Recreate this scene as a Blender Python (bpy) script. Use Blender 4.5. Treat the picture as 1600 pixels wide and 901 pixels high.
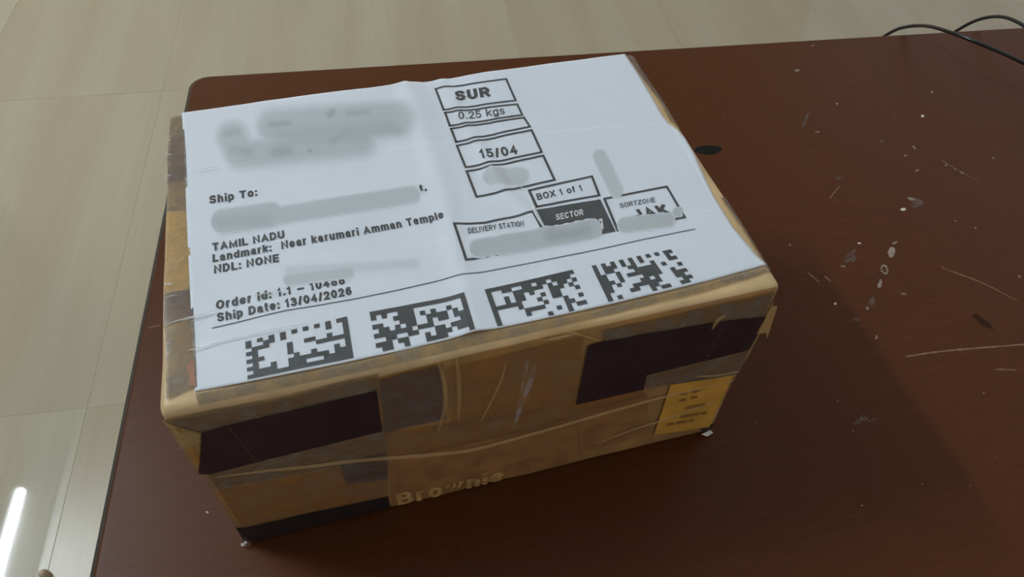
import bpy, bmesh, math, random
from mathutils import Vector, Matrix, Euler, noise

random.seed(7)
S = bpy.context.scene
for o in list(bpy.data.objects):
    bpy.data.objects.remove(o)
COL = S.collection

# ------------------------------------------------------------------ camera
FPX, CX, CY = 1161.96, 800.0, 450.5
CAM_LOC = Vector((0.07677, -0.15357, 0.35051))
CAM_ROT = Euler((0.684648, -0.030746, -0.266336), 'XYZ')
cd = bpy.data.cameras.new('camera')
cam = bpy.data.objects.new('camera', cd)
COL.objects.link(cam)
cam.location = CAM_LOC
cam.rotation_euler = CAM_ROT
cd.sensor_fit = 'HORIZONTAL'
cd.sensor_width = 36.0
cd.lens = FPX / 1600.0 * 36.0
cd.clip_start = 0.01
cd.clip_end = 50
S.camera = cam

# ------------------------------------------------------------------ world, exposure
w = bpy.data.worlds.new('world')
S.world = w
w.use_nodes = True
w.node_tree.nodes['Background'].inputs[0].default_value = (0.96, 0.95, 0.93, 1)
w.node_tree.nodes['Background'].inputs[1].default_value = 0.31
S.view_settings.view_transform = 'Standard'
S.view_settings.look = 'None'
S.view_settings.exposure = 0.48
S.view_settings.gamma = 1.0
S.view_settings.use_curve_mapping = False
TUBE_STRENGTH = 490.0

# ------------------------------------------------------------------ measures (metres)
BW, BD, BH = 0.24, 0.168, 0.122          # parcel: width, depth, height
FLOOR_Z = -0.41                          # the table top is z = 0
TH = -math.radians(6.75)                 # the table and the floor tiles share this angle
UX = Vector((math.cos(TH), math.sin(TH), 0))
VX = Vector((-math.sin(TH), math.cos(TH), 0))
def T(u, v, z=0.0):                      # table frame -> world
    return UX * u + VX * v + Vector((0, 0, z))
MCAM = CAM_ROT.to_matrix()
def ray(px, py):
    return MCAM @ Vector(((px - CX) / FPX, -(py - CY) / FPX, -1))
def PZ(px, py, z=0.0):                   # measured photo point -> horizontal plane
    d = ray(px, py)
    return CAM_LOC + d * ((z - CAM_LOC.z) / d.z)
def PF(px, py):                          # measured photo point -> front face of the parcel
    d = ray(px, py)
    return CAM_LOC + d * ((0.0 - CAM_LOC.y) / d.y)
def PT(px, py):                          # -> top face of the parcel
    return PZ(px, py, BH)

# ------------------------------------------------------------------ helpers
def tag(o, label=None, cat=None, group=None, kind=None):
    if label: o['label'] = label
    if cat: o['category'] = cat
    if group: o['group'] = group
    if kind: o['kind'] = kind
    return o
def empty(name, loc=(0, 0, 0), rz=0.0):
    o = bpy.data.objects.new(name, None)
    COL.objects.link(o)
    o.location = loc
    o.rotation_euler = (0, 0, rz)
    o.empty_display_size = 0.05
    return o
def link(name, me, mat, parent=None, smooth=False):
    o = bpy.data.objects.new(name, me)
    COL.objects.link(o)
    if mat is not None and not me.materials:
        me.materials.append(mat)
    if smooth:
        for p in me.polygons: p.use_smooth = True
    if parent is not None:
        o.parent = parent
        bpy.context.view_layer.update()
        o.matrix_parent_inverse = parent.matrix_world.inverted()
    return o
def from_bm(name, bm, mat, parent=None, smooth=False):
    me = bpy.data.meshes.new(name)
    bm.to_mesh(me)
    bm.free()
    return link(name, me, mat, parent, smooth)
def pydata(name, vs, fs, mat, parent=None, smooth=False):
    me = bpy.data.meshes.new(name)
    me.from_pydata([tuple(v) for v in vs], [], fs)
    me.update()
    return link(name, me, mat, parent, smooth)
def box_bm(bm, lo, hi, bevel=0.0, xf=None):
    r = bmesh.ops.create_cube(bm, size=1.0)
    vs = r['verts']
    for v in vs:
        v.co = Vector([lo[i] + (v.co[i] + .5) * (hi[i] - lo[i]) for i in range(3)])
    if bevel:
        es = list({e for v in vs for e in v.link_edges})
        r2 = bmesh.ops.bevel(bm, geom=es, offset=bevel, segments=3, profile=0.5, affect='EDGES')
        vs = list({v for f in r2['faces'] for v in f.verts} | {v for v in vs if v.is_valid})
    if xf:
        for v in vs: v.co = xf(v.co)
def catmull(pts, n=8):
    P = [pts[0]] + list(pts) + [pts[-1]]
    out = []
    for i in range(1, len(P) - 2):
        a, b, c, d = P[i - 1], P[i], P[i + 1], P[i + 2]
        for k in range(n):
            t = k / n
            out.append(0.5 * ((2 * b) + (c - a) * t + (2 * a - 5 * b + 4 * c - d) * t * t + (3 * b - a - 3 * c + d) * t ** 3))
    out.append(pts[-1].copy())
    return out
def tube(bm, pts, r, seg=10):
    rings = []
    up = Vector((0, 0, 1))
    for i, p in enumerate(pts):
        t = (pts[min(i + 1, len(pts) - 1)] - pts[max(i - 1, 0)]).normalized()
        s = t.cross(up)
        if s.length < 1e-4: s = t.cross(Vector((1, 0, 0)))
        s.normalize()
        n = s.cross(t)
        rr = r(i / (len(pts) - 1)) if callable(r) else r
        rings.append([bm.verts.new(p + (s * math.cos(a) + n * math.sin(a)) * rr) for a in [2 * math.pi * k / seg for k in range(seg)]])
    for a, b in zip(rings[:-1], rings[1:]):
        for k in range(seg):
            bm.faces.new((a[k], a[(k + 1) % seg], b[(k + 1) % seg], b[k]))
    bm.faces.new(rings[0][::-1]); bm.faces.new(rings[-1])
def lin(r, g, b):                        # sRGB 0-255 -> linear
    f = lambda c: (c / 255 / 12.92) if c / 255 <= .04045 else ((c / 255 + .055) / 1.055) ** 2.4
    return (f(r), f(g), f(b), 1)

# ------------------------------------------------------------------ materials
def mat_new(name):
    m = bpy.data.materials.new(name)
    m.use_nodes = True
    nt = m.node_tree
    return m, nt, nt.nodes['Principled BSDF']
def N(nt, typ, **kw):
    n = nt.nodes.new(typ)
    for k, v in kw.items():
        if k.startswith('i_'):
            key = k[2:]
            n.inputs[int(key) if key.isdigit() else key].default_value = v
        else:
            setattr(n, k, v)
    return n
def plain(name, col, rough=0.5, noise_amt=0.12, scale=80.0, bump=0.0, spec=0.5, stretch=(1, 1, 1)):
    m, nt, b = mat_new(name)
    tc = N(nt, 'ShaderNodeTexCoord')
    mp = N(nt, 'ShaderNodeMapping')
    mp.inputs['Scale'].default_value = stretch
    nz = N(nt, 'ShaderNodeTexNoise', i_Scale=scale, i_Detail=4.0)
    nt.links.new(tc.outputs['Object'], mp.inputs[0])
    nt.links.new(mp.outputs[0], nz.inputs['Vector'])
    rp = N(nt, 'ShaderNodeValToRGB')
    c = col
    rp.color_ramp.elements[0].position = .3
    rp.color_ramp.elements[1].position = .7
    rp.color_ramp.elements[0].color = (c[0] * (1 - noise_amt), c[1] * (1 - noise_amt), c[2] * (1 - noise_amt), 1)
    rp.color_ramp.elements[1].color = (min(c[0] * (1 + noise_amt), 1), min(c[1] * (1 + noise_amt), 1), min(c[2] * (1 + noise_amt), 1), 1)
    nt.links.new(nz.outputs['Fac'], rp.inputs[0])
    nt.links.new(rp.outputs[0], b.inputs['Base Color'])
    b.inputs['Roughness'].default_value = rough
    b.inputs['Specular IOR Level'].default_value = spec
    if bump:
        bp = N(nt, 'ShaderNodeBump', i_Strength=bump, i_Distance=0.001)
        nt.links.new(nz.outputs['Fac'], bp.inputs['Height'])
        nt.links.new(bp.outputs[0], b.inputs['Normal'])
    return m
def film(name, tint, body, fac, rough=0.15, bump=0.3, scale=60.0, patch=0.0):
    """see-through packing tape: a tinted clear layer with a little milky, glossy body"""
    m, nt, b = mat_new(name)
    tr = N(nt, 'ShaderNodeBsdfTransparent')
    tr.inputs[0].default_value = tint
    b.inputs['Base Color'].default_value = body
    b.inputs['Roughness'].default_value = rough
    tc = N(nt, 'ShaderNodeTexCoord')
    nz = N(nt, 'ShaderNodeTexNoise', i_Scale=scale, i_Detail=3.0)
    nt.links.new(tc.outputs['Object'], nz.inputs['Vector'])
    bp = N(nt, 'ShaderNodeBump', i_Strength=bump, i_Distance=0.001)
    nt.links.new(nz.outputs['Fac'], bp.inputs['Height'])
    nt.links.new(bp.outputs[0], b.inputs['Normal'])
    mx = N(nt, 'ShaderNodeMixShader')
    mx.inputs[0].default_value = fac
    if patch:
        n2 = N(nt, 'ShaderNodeTexNoise', i_Scale=scale * 1.4, i_Detail=6.0, i_Roughness=0.7)
        nt.links.new(tc.outputs['Object'], n2.inputs['Vector'])
        mr = N(nt, 'ShaderNodeMapRange')
        mr.inputs[1].default_value = .42; mr.inputs[2].default_value = .62
        mr.inputs[3].default_value = max(fac - patch, 0); mr.inputs[4].default_value = min(fac + patch, 1)
        nt.links.new(n2.outputs['Fac'], mr.inputs[0])
        nt.links.new(mr.outputs[0], mx.inputs[0])
    nt.links.new(tr.outputs[0], mx.inputs[1])
    nt.links.new(b.outputs[0], mx.inputs[2])
    nt.links.new(mx.outputs[0], nt.nodes['Material Output'].inputs[0])
    return m

def wood_table():
    m, nt, b = mat_new('mahogany_veneer')
    tc = N(nt, 'ShaderNodeTexCoord')
    mp = N(nt, 'ShaderNodeMapping')
    mp.inputs['Rotation'].default_value = (0, 0, -TH)
    mp.inputs['Scale'].default_value = (6, 60, 6)
    nz = N(nt, 'ShaderNodeTexNoise', i_Scale=7.0, i_Detail=8.0, i_Roughness=0.65)
    nt.links.new(tc.outputs['Object'], mp.inputs[0])
    nt.links.new(mp.outputs[0], nz.inputs['Vector'])
    rp = N(nt, 'ShaderNodeValToRGB')
    rp.color_ramp.elements[0].position = .35
    rp.color_ramp.elements[1].position = .68
    rp.color_ramp.elements[0].color = (0.070, 0.0200, 0.0052, 1)
    rp.color_ramp.elements[1].color = (0.086, 0.0255, 0.0068, 1)
    nt.links.new(nz.outputs['Fac'], rp.inputs[0])
    nt.links.new(rp.outputs[0], b.inputs['Base Color'])
    n2 = N(nt, 'ShaderNodeTexNoise', i_Scale=9.0, i_Detail=3.0)
    nt.links.new(tc.outputs['Object'], n2.inputs['Vector'])
    mr = N(nt, 'ShaderNodeMapRange')
    mr.inputs[3].default_value = .27; mr.inputs[4].default_value = .38
    b.inputs['Specular IOR Level'].default_value = 0.18
    nt.links.new(n2.outputs['Fac'], mr.inputs[0])
    nt.links.new(mr.outputs[0], b.inputs['Roughness'])
    bp = N(nt, 'ShaderNodeBump', i_Strength=0.02, i_Distance=0.001)
    nt.links.new(nz.outputs['Fac'], bp.inputs['Height'])
    nt.links.new(bp.outputs[0], b.inputs['Normal'])
    return m
def floor_mat():
    m, nt, b = mat_new('wood_look_tile')
    tc = N(nt, 'ShaderNodeTexCoord')
    oi = N(nt, 'ShaderNodeObjectInfo')
    # broad printed bands across the tile + fine grain along it
    sep = N(nt, 'ShaderNodeSeparateXYZ')
    nt.links.new(tc.outputs['Object'], sep.inputs[0])
    comb = N(nt, 'ShaderNodeCombineXYZ')
    m1 = N(nt, 'ShaderNodeMath', operation='MULTIPLY'); m1.inputs[1].default_value = 7.0
    nt.links.new(sep.outputs['X'], m1.inputs[0])
    m1b = N(nt, 'ShaderNodeMath', operation='MULTIPLY_ADD'); m1b.inputs[1].default_value = 37.0
    nt.links.new(oi.outputs['Random'], m1b.inputs[0]); nt.links.new(m1.outputs[0], m1b.inputs[2])
    nt.links.new(m1b.outputs[0], comb.inputs['X'])
    m2 = N(nt, 'ShaderNodeMath', operation='MULTIPLY'); m2.inputs[1].default_value = 0.55
    nt.links.new(sep.outputs['Y'], m2.inputs[0]); nt.links.new(m2.outputs[0], comb.inputs['Y'])
    nz = N(nt, 'ShaderNodeTexNoise', i_Scale=1.0, i_Detail=2.0)
    nt.links.new(comb.outputs[0], nz.inputs['Vector'])
    rp = N(nt, 'ShaderNodeValToRGB')
    rp.color_ramp.elements[0].position = .35
    rp.color_ramp.elements[1].position = .65
    rp.color_ramp.elements[0].color = (0.375, 0.318, 0.222, 1)
    rp.color_ramp.elements[1].color = (0.415, 0.382, 0.285, 1)
    nt.links.new(nz.outputs['Fac'], rp.inputs[0])
    mp = N(nt, 'ShaderNodeMapping'); mp.inputs['Scale'].default_value = (150, 6, 1)
    nt.links.new(tc.outputs['Object'], mp.inputs[0])
    n2 = N(nt, 'ShaderNodeTexNoise', i_Scale=1.0, i_Detail=5.0)
    nt.links.new(mp.outputs[0], n2.inputs['Vector'])
    mr = N(nt, 'ShaderNodeMapRange'); mr.inputs[3].default_value = .93; mr.inputs[4].default_value = 1.05
    nt.links.new(n2.outputs['Fac'], mr.inputs[0])
    mix = N(nt, 'ShaderNodeVectorMath', operation='SCALE')
    nt.links.new(rp.outputs[0], mix.inputs[0]); nt.links.new(mr.outputs[0], mix.inputs['Scale'])
    nt.links.new(mix.outputs[0], b.inputs['Base Color'])
    b.inputs['Roughness'].default_value = 0.025
    return m

M_TABLE = wood_table()
M_FLOOR = floor_mat()
M_EDGE = plain('dark_edge_band', (0.030, 0.027, 0.019), 0.55, 0.1)
M_GROUT = plain('grout', (0.42, 0.38, 0.29), 0.5)
M_WALL = plain('wall_paint', (0.74, 0.60, 0.43), 0.9, 0.03, 3)
M_WALL2 = plain('grey_wall_paint', (0.40, 0.42, 0.43), 0.9, 0.03, 3)
M_CEIL = plain('ceiling_paint', (0.75, 0.75, 0.73), 0.9, 0.02, 3)
M_KRAFT = plain('kraft_board', (0.56, 0.40, 0.21), 0.45, 0.15, 45, 0.15)
M_PAPER = plain('label_paper', (0.72, 0.785, 0.87), 0.55, 0.015, 40, 0.03)
M_INK = plain('black_ink', (0.042, 0.050, 0.055), 0.45, 0.2, 160)
M_INKW = plain('white_ink', (0.72, 0.75, 0.78), 0.5, 0.05)
M_BAND = plain('dark_maroon_print', (0.034, 0.018, 0.022), 0.38, 0.2, 60)
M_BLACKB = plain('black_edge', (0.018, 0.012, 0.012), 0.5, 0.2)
M_ORANGE = plain('ochre_print', (0.60, 0.32, 0.055), 0.45, 0.16, 70)
M_RUST = plain('rust_print', (0.30, 0.145, 0.055), 0.45, 0.25, 70)
M_WORN = plain('worn_dark_print', (0.30, 0.16, 0.04), 0.5, 0.3, 200)
M_RED = plain('red_print', (0.36, 0.15, 0.075), 0.4, 0.2, 120)
M_TAN = plain('tan_print', (0.50, 0.30, 0.115), 0.45, 0.35, 160)
M_TAPE_GREY = film('tape_grey', (0.82, 0.77, 0.67, 1), (0.235, 0.20, 0.145, 1), 0.50, 0.25, 0.25, 70, 0.22)
M_TAPE_PURP = film('tape_purple_grey', (0.74, 0.68, 0.63, 1), (0.165, 0.135, 0.12, 1), 0.55, 0.22, 0.25, 70, 0.18)
M_TAPE_TAN = film('tape_tan', (0.95, 0.85, 0.62, 1), (0.50, 0.36, 0.17, 1), 0.40, 0.2, 0.25, 60, 0.2)
M_TAPE_BRN = film('tape_brown', (0.92, 0.80, 0.62, 1), (0.36, 0.23, 0.125, 1), 0.36, 0.22, 0.2, 40, 0.12)
M_TAPE_CLEAR = film('tape_clear', (0.985, 0.985, 0.985, 1), (0.7, 0.72, 0.75, 1), 0.05, 0.12, 0.25, 40)
M_CREASE = film('tape_crease', (1, 0.95, 0.85, 1), (0.62, 0.42, 0.19, 1), 0.42, 0.16, 0.1, 60)
M_GLINT = film('painted_glint', (1, 1, 1, 1), (0.95, 0.97, 1.0, 1), 0.62, 0.13, 0.0, 60)  # glint of the wrinkles put into a near-white body colour
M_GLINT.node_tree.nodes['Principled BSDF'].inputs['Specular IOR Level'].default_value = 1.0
M_GLINT_F = film('painted_sheen', (1, 1, 1, 1), (0.75, 0.78, 0.82, 1), 0.22, 0.12, 0.1, 60)
M_CABLE = plain('black_cable_rubber', (0.012, 0.013, 0.014), 0.28, 0.1)
M_SPECK = plain('pale_paint_drips', (0.24, 0.19, 0.155), 0.7, 0.3, 300)
M_SPECKW = plain('white_paint_drip', (0.62, 0.58, 0.52), 0.6, 0.1)
M_HAZE = film('greyish_smear', (1, 1, 1, 1), (0.24, 0.20, 0.20, 1), 0.28, 0.5, 0.0, 110, 0.2)
M_SCRATCH = plain('pale_scratch', (0.21, 0.12, 0.07), 0.7, 0.3, 400)
M_SCRATCHD = plain('reddish_scratch', (0.20, 0.10, 0.06), 0.7, 0.3, 400)
M_STAIN = plain('dark_stain', (0.010, 0.011, 0.009), 0.7, 0.2, 80, 0.0, 0.12)
M_SCRAP = plain('torn_paper', (0.7, 0.7, 0.68), 0.8, 0.1)
M_BEIGE = plain('beige_plastic', (0.52, 0.43, 0.32), 0.5, 0.1)
M_METAL = plain('white_enamel', (0.75, 0.76, 0.76), 0.4, 0.03)
def tube_mat():
    m, nt, b = mat_new('tube_glow')
    b.inputs['Base Color'].default_value = (0.9, 0.9, 0.9, 1)
    b.inputs['Emission Color'].default_value = (0.84, 0.93, 1.0, 1)
    b.inputs['Emission Strength'].default_value = TUBE_STRENGTH
    return m
M_TUBE = tube_mat()
def blur_mat(name, col, dark):
    m, nt, b = mat_new(name)
    b.inputs['Roughness'].default_value = 0.55
    at = N(nt, 'ShaderNodeAttribute', attribute_name='ink')
    a2 = N(nt, 'ShaderNodeAttribute', attribute_name='tone')
    mx = N(nt, 'ShaderNodeMix', data_type='RGBA')
    mx.inputs['A'].default_value = col
    mx.inputs['B'].default_value = dark
    nt.links.new(a2.outputs['Fac'], mx.inputs['Factor'])
    m2 = N(nt, 'ShaderNodeMix', data_type='RGBA')
    m2.inputs['A'].default_value = (0.72, 0.785, 0.87, 1)
    nt.links.new(at.outputs['Fac'], m2.inputs['Factor'])
    nt.links.new(mx.outputs['Result'], m2.inputs['B'])
    nt.links.new(m2.outputs['Result'], b.inputs['Base Color'])
    return m
M_BLUR = blur_mat('blurred_text_grey', (0.465, 0.515, 0.545, 1), (0.22, 0.25, 0.26, 1))

# ------------------------------------------------------------------ the room
TW, TD = 0.30, 0.60
fl_bm = bmesh.new()
box_bm(fl_bm, (-1.85, -1.4, FLOOR_Z - .05), (2.8, 2.75, FLOOR_Z - .0004), xf=lambda c: T(c.x, c.y, c.z))
floor = from_bm('floor', fl_bm, M_GROUT)
tag(floor, 'pale beige glossy wood-look tiled floor around the table', None, kind='structure')
tile_bm = bmesh.new()
g = 0.00022
box_bm(tile_bm, (g, g, -.012), (TW - g, TD - g, 0), 0.0002)
tile_me = bpy.data.meshes.new('floor_tile')
tile_bm.to_mesh(tile_me); tile_bm.free()
tile_me.materials.append(M_FLOOR)
for i in range(-6, 9):
    for j in range(-2, 4):
        t = bpy.data.objects.new('floor_tile', tile_me)
        COL.objects.link(t)
        t.location = T(i * TW, .353 + j * TD, FLOOR_Z)
        t.rotation_euler = (0, 0, TH)
        t.parent = floor
def wall(name, lo, hi, m, label):
    bm = bmesh.new()
    box_bm(bm, lo, hi, xf=lambda c: T(c.x, c.y, c.z))
    return tag(from_bm(name, bm, m), label, kind='structure')
wall('wall_left', (-1.90, -1.4, FLOOR_Z), (-1.80, 2.75, 2.40), M_WALL2, 'plain pale wall that carries the tube light')
wall('wall_back', (-1.80, 2.65, FLOOR_Z), (1.9, 2.75, 2.40), M_WALL, 'plain pale wall beyond the table')
wall('ceiling', (-1.90, -1.4, 2.40), (1.0, 2.75, 2.48), M_CEIL, 'plain white ceiling above the table')

# tube light on the left wall (its reflection is the streak on the floor)
def tube_light(label, origin, rz, length):
    """fluorescent batten: local x runs out of the wall, local y along the tube"""
    R = Matrix.Rotation(rz, 3, 'Z')
    X_ = lambda c: origin + R @ Vector(c)
    t = tag(empty('tube_light', X_((.017, length / 2, -.03)), rz), label, 'tube light')
    def part(name, lo, hi, m, bev):
        bm = bmesh.new()
        box_bm(bm, lo, hi, bev, xf=X_)
        from_bm(name, bm, m, t)
    part('housing', (.003, 0, -.03), (.038, length, .03), M_METAL, .004)
    for a in (.005, length - .023):
        part('lamp_holder', (.034, a, -.022), (.074, a + .018, .022), M_METAL, .003)
    bm = bmesh.new()
    tube(bm, [X_((.055, .02 + (length - .04) * k / 4, 0)) for k in range(5)], .008, 16)
    from_bm('lamp_tube', bm, M_TUBE, t, True)
tube_light('white fluorescent tube light mounted on the left wall', T(-1.80, .60, 2.0), TH, .955)

# ------------------------------------------------------------------ the table
tb = empty('coffee_table', T(.5, .05, FLOOR_Z), TH)
tag(tb, 'dark mahogany wooden table with a scratched, paint-flecked glossy top', 'table')
U0, V1, U1, V0 = -0.0705, 0.3812, 1.08, -0.30
def rounded_slab():
    bm = bmesh.new()
    r = .013
    pts = []
    for (cu, cv, a0) in ((U1 - r, V1 - r, 0), (U0 + r, V1 - r, 90), (U0 + r, V0 + r, 180), (U1 - r, V0 + r, 270)):
        for k in range(9):
            a = math.radians(a0 + 90 * k / 8)
            pts.append((cu + r * math.cos(a), cv + r * math.sin(a)))
    prof = [(.0046, 0.0), (.0040, -.0004), (.0034, -.0007), (.0018, -.0016), (.0006, -.0032), (0, -.0055), (0, -.021), (.002, -.026)]
    cu, cv = (U0 + U1) / 2, (V0 + V1) / 2
    rings = []
    for ins, z in prof:
        ring = []
        for (u, v) in pts:
            su = (abs(u - cu) - ins) / abs(u - cu); sv = (abs(v - cv) - ins) / abs(v - cv)
            ring.append(bm.verts.new(T(cu + (u - cu) * su, cv + (v - cv) * sv, z)))
        rings.append(ring)
    n = len(pts)
    bm.faces.new(rings[0])
    for a, b in zip(rings[:-1], rings[1:]):
        for k in range(n):
            bm.faces.new((a[k], b[k], b[(k + 1) % n], a[(k + 1) % n]))
    bm.faces.new(rings[-1][::-1])
    bmesh.ops.recalc_face_normals(bm, faces=bm.faces)
    return bm
bm = rounded_slab()
band = bm.copy()
low = lambda f: f.calc_center_median().z < -.00065 and f.calc_center_median().z > -.0255
bmesh.ops.delete(bm, geom=[f for f in bm.faces if low(f)], context='FACES')
bmesh.ops.delete(band, geom=[f for f in band.faces if not low(f)], context='FACES')
top = from_bm('table_top', bm, M_TABLE, tb)
from_bm('edge_band', band, M_EDGE, tb, True)['label'] = 'dark rounded edge band'
for (lo, hi) in (((U0 + .06, V0 + .05), (U1 - .06, V0 + .07)), ((U0 + .06, V1 - .07), (U1 - .06, V1 - .05)),
                 ((U0 + .05, V0 + .06), (U0 + .07, V1 - .06)), ((U1 - .07, V0 + .06), (U1 - .05, V1 - .06))):
    bm = bmesh.new()
    box_bm(bm, (lo[0], lo[1], -.085), (hi[0], hi[1], -.026), .002, xf=lambda c: T(c.x, c.y, c.z))
    from_bm('apron', bm, M_TABLE, tb)
for u in (U0 + .045, U1 - .095):
    for v in (V0 + .045, V1 - .095):
        bm = bmesh.new()
        box_bm(bm, (u, v, FLOOR_Z), (u + .05, v + .05, -.026), .004, xf=lambda c: T(c.x, c.y, c.z))
        from_bm('leg', bm, M_TABLE, tb)

# flecks, drips, scratches and stains on the table top
def blob(name, px, py, rx, ry, m, ang=0.0, h=.00025, n=12, rough=.35, parent=None, stuff_bm=None):
    """small irregular flat drop; rx, ry in photo pixels along / across 'ang'"""
    c = PZ(px, py)
    ex = PZ(px + rx * math.cos(ang), py + rx * math.sin(ang)) - c
    ey = PZ(px - ry * math.sin(ang), py + ry * math.cos(ang)) - c
    bm = stuff_bm or bmesh.new()
    ringb, ringt = [], []
    for k in range(n):
        a = 2 * math.pi * k / n
        rr = 1 + random.uniform(-rough, rough)
        p = c + ex * math.cos(a) * rr + ey * math.sin(a) * rr
        ringb.append(bm.verts.new((p.x, p.y, 0.00002)))
        q = c + (p - c) * .8
        ringt.append(bm.verts.new((q.x, q.y, h)))
    for k in range(n):
        bm.faces.new((ringb[k], ringb[(k + 1) % n], ringt[(k + 1) % n], ringt[k]))
    bm.faces.new(ringt)
    if stuff_bm is None:
        bmesh.ops.recalc_face_normals(bm, faces=bm.faces)
        return from_bm(name, bm, m, parent or tb)
W_, P_ = M_SPECKW, M_SPECK
for (x, y, rx, ry, m, a) in [
    (1441.6, 181, 3.2, 2.6, W_, 0), (1246, 110, 4, 2, P_, 0), (1308, 162, 2.2, 2, P_, 0), (1456, 144, 2, 2, P_, 0), (1277, 206, 3.5, 1.2, P_, 0),
    (1378, 221, 4, 3, M_HAZE, 0), (1428, 230, 4, 1.3, P_, .8), (1415, 243, 2.4, 1.6, P_, -.3), (1552, 246.5, 2.2, 1.4, P_, .3), (1478, 258, 1.6, 1.4, P_, 0),
    (1492, 264, 3, 1.2, P_, .6), (1503, 270, 3, 1.2, P_, .5), (1433, 266, 3.5, 1.6, P_, -.3), (1311, 278, 5, 2.6, M_HAZE, 0), (1412, 326.5, 4.5, 2, W_, -.1),
    (1426, 311, 7, 2.2, P_, .15), (1434, 318, 7, 9, M_HAZE, 1.1), (1259, 188, 3, 14, M_HAZE, .35), (1270, 71, 3, 1, P_, -.5), (1398, 379, 4, 2, P_, -.4),
    (1343, 380, 3, 1.2, W_, 0), (1234.5, 383, 2.2, 2, P_, 0), (1305, 474.5, 2, 2, W_, 0), (1369.5, 527, 1.6, 3, P_, .3), (1411, 459, 5, 1.2, P_, .05),
    (1317.6, 416, 4, 1, P_, .2), (1493, 345, 2, 1.4, P_, 0), (1524, 355.5, 2, 1.4, P_, 0), (1346, 654, 2, 1.6, P_, 0), (1537, 614, 1.5, 1.5, P_, 0),
    (1180, 660, 1.4, 1.4, P_, 0), (1309, 627, 1.5, 1.5, P_, 0), (1593, 432, 3, 1.3, P_, .6), (1333, 674, 1.5, 1.2, P_, 0), (1441, 755.6, 1.3, 1.2, P_, 0),
    (1516, 758, 1.3, 1.2, P_, 0), (1347, 789.7, 2.2, 1, P_, 0), (324, 800, 2, 1.6, W_, 0), (1394, 392, 5, 9, P_, .35), (1375, 443, 3.4, 6.5, P_, .25),
    (1362, 472, 5, 7, M_HAZE, .4), (1355, 481, 3, 2.6, P_, 0), (1339, 499, 6, 3.4, M_HAZE, 0), (1330, 400, 7, 12, M_HAZE, .5), (1346, 655, 12, 5, M_HAZE, -.5),
    (1364, 656, 8, 3, M_HAZE, -.4)]:
    blob('paint_fleck', x, y, rx, ry, m, a)
# the ring-shaped drip half way along the trail
for k in range(9):
    a = 2 * math.pi * k / 9
    blob('paint_fleck', 1382 + 4.2 * math.cos(a) + 1.5 * math.sin(a), 421 + 6.5 * math.sin(a), 2.0, 1.8, M_SPECK, 0)
blob('ink_stain', 1106, 234, 22, 7.5, M_STAIN, -.02, .0002, 24, .10)
blob('ink_stain', 1535, 502, 20, 5, film('faint_stain', (0.72, 0.72, 0.72, 1), (0.02, 0.015, 0.012, 1), .12, .5, .1), .6, .0002, 20, .2)
def ribbon(name, pts, wpx, m, parent=None, plane=PZ, h=.00012):
    P = catmull([plane(*p) for p in pts], 6)
    vs, fs = [], []
    for i, p in enumerate(P):
        t = (P[min(i + 1, len(P) - 1)] - P[max(i - 1, 0)]).normalized()
        s = t.cross(Vector((0, 0, 1)))
        ww = wpx / 2400.0 * (0.35 + 0.65 * math.sin(math.pi * (i + .5) / len(P)) ** .5) * random.uniform(.6, 1.2)
        vs += [p + s * ww + Vector((0, 0, .00002)), p + Vector((0, 0, h)), p - s * ww + Vector((0, 0, .00002))]
        if i:
            k = 3 * i
            fs += [(k - 3, k - 2, k + 1, k), (k - 2, k - 1, k + 2, k + 1)]
    return pydata(name, vs, fs, m, parent or tb)
ribbon('scratch', [(1415, 557), (1460, 550), (1510, 545), (1560, 541), (1625, 536)], 1.5, M_SCRATCH)
ribbon('scratch', [(1487, 424), (1510, 432), (1540, 444), (1590, 470)], 1.3, M_SCRATCH)
ribbon('scratch', [(1470, 415), (1476, 420), (1487, 424)], 1.0, M_SCRATCHD)
ribbon('scratch', [(1555, 577), (1570, 577), (1587, 578)], 1.2, M_SCRATCH)
ribbon('scratch', [(1262, 426), (1270, 432), (1280, 441)], 1.6, M_SCRATCHD)
ribbon('scratch', [(1288, 431), (1293, 435), (1298, 440)], 1.8, M_SCRATCH)
ribbon('scratch', [(1297, 309), (1304, 300), (1312, 291)], 1.2, M_SCRATCHD)
ribbon('scratch', [(1470, 249), (1490, 262), (1530, 283)], 1.0, M_SCRATCHD)
ribbon('scratch', [(232, 512), (240, 510), (250, 508)], 1.2, M_SCRATCHD)
dust = bmesh.new()
for k in range(150):
    while True:
        x, y = random.uniform(150, 1600), random.uniform(60, 900)
        p = PZ(x, y)
        u, v = p.dot(UX), p.dot(VX)
        if U0 + .01 < u < U1 and V0 < v < V1 - .01 and not (-.01 < p.x < BW + .01 and -.01 < p.y < BD + .01): break
    blob('dust', x, y, random.uniform(.5, 1.1), random.uniform(.4, .9), None, random.uniform(0, 3), .0001, 6, .3, stuff_bm=dust)
tag(from_bm('dust', dust, M_SCRATCH, tb), kind='stuff')

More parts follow.
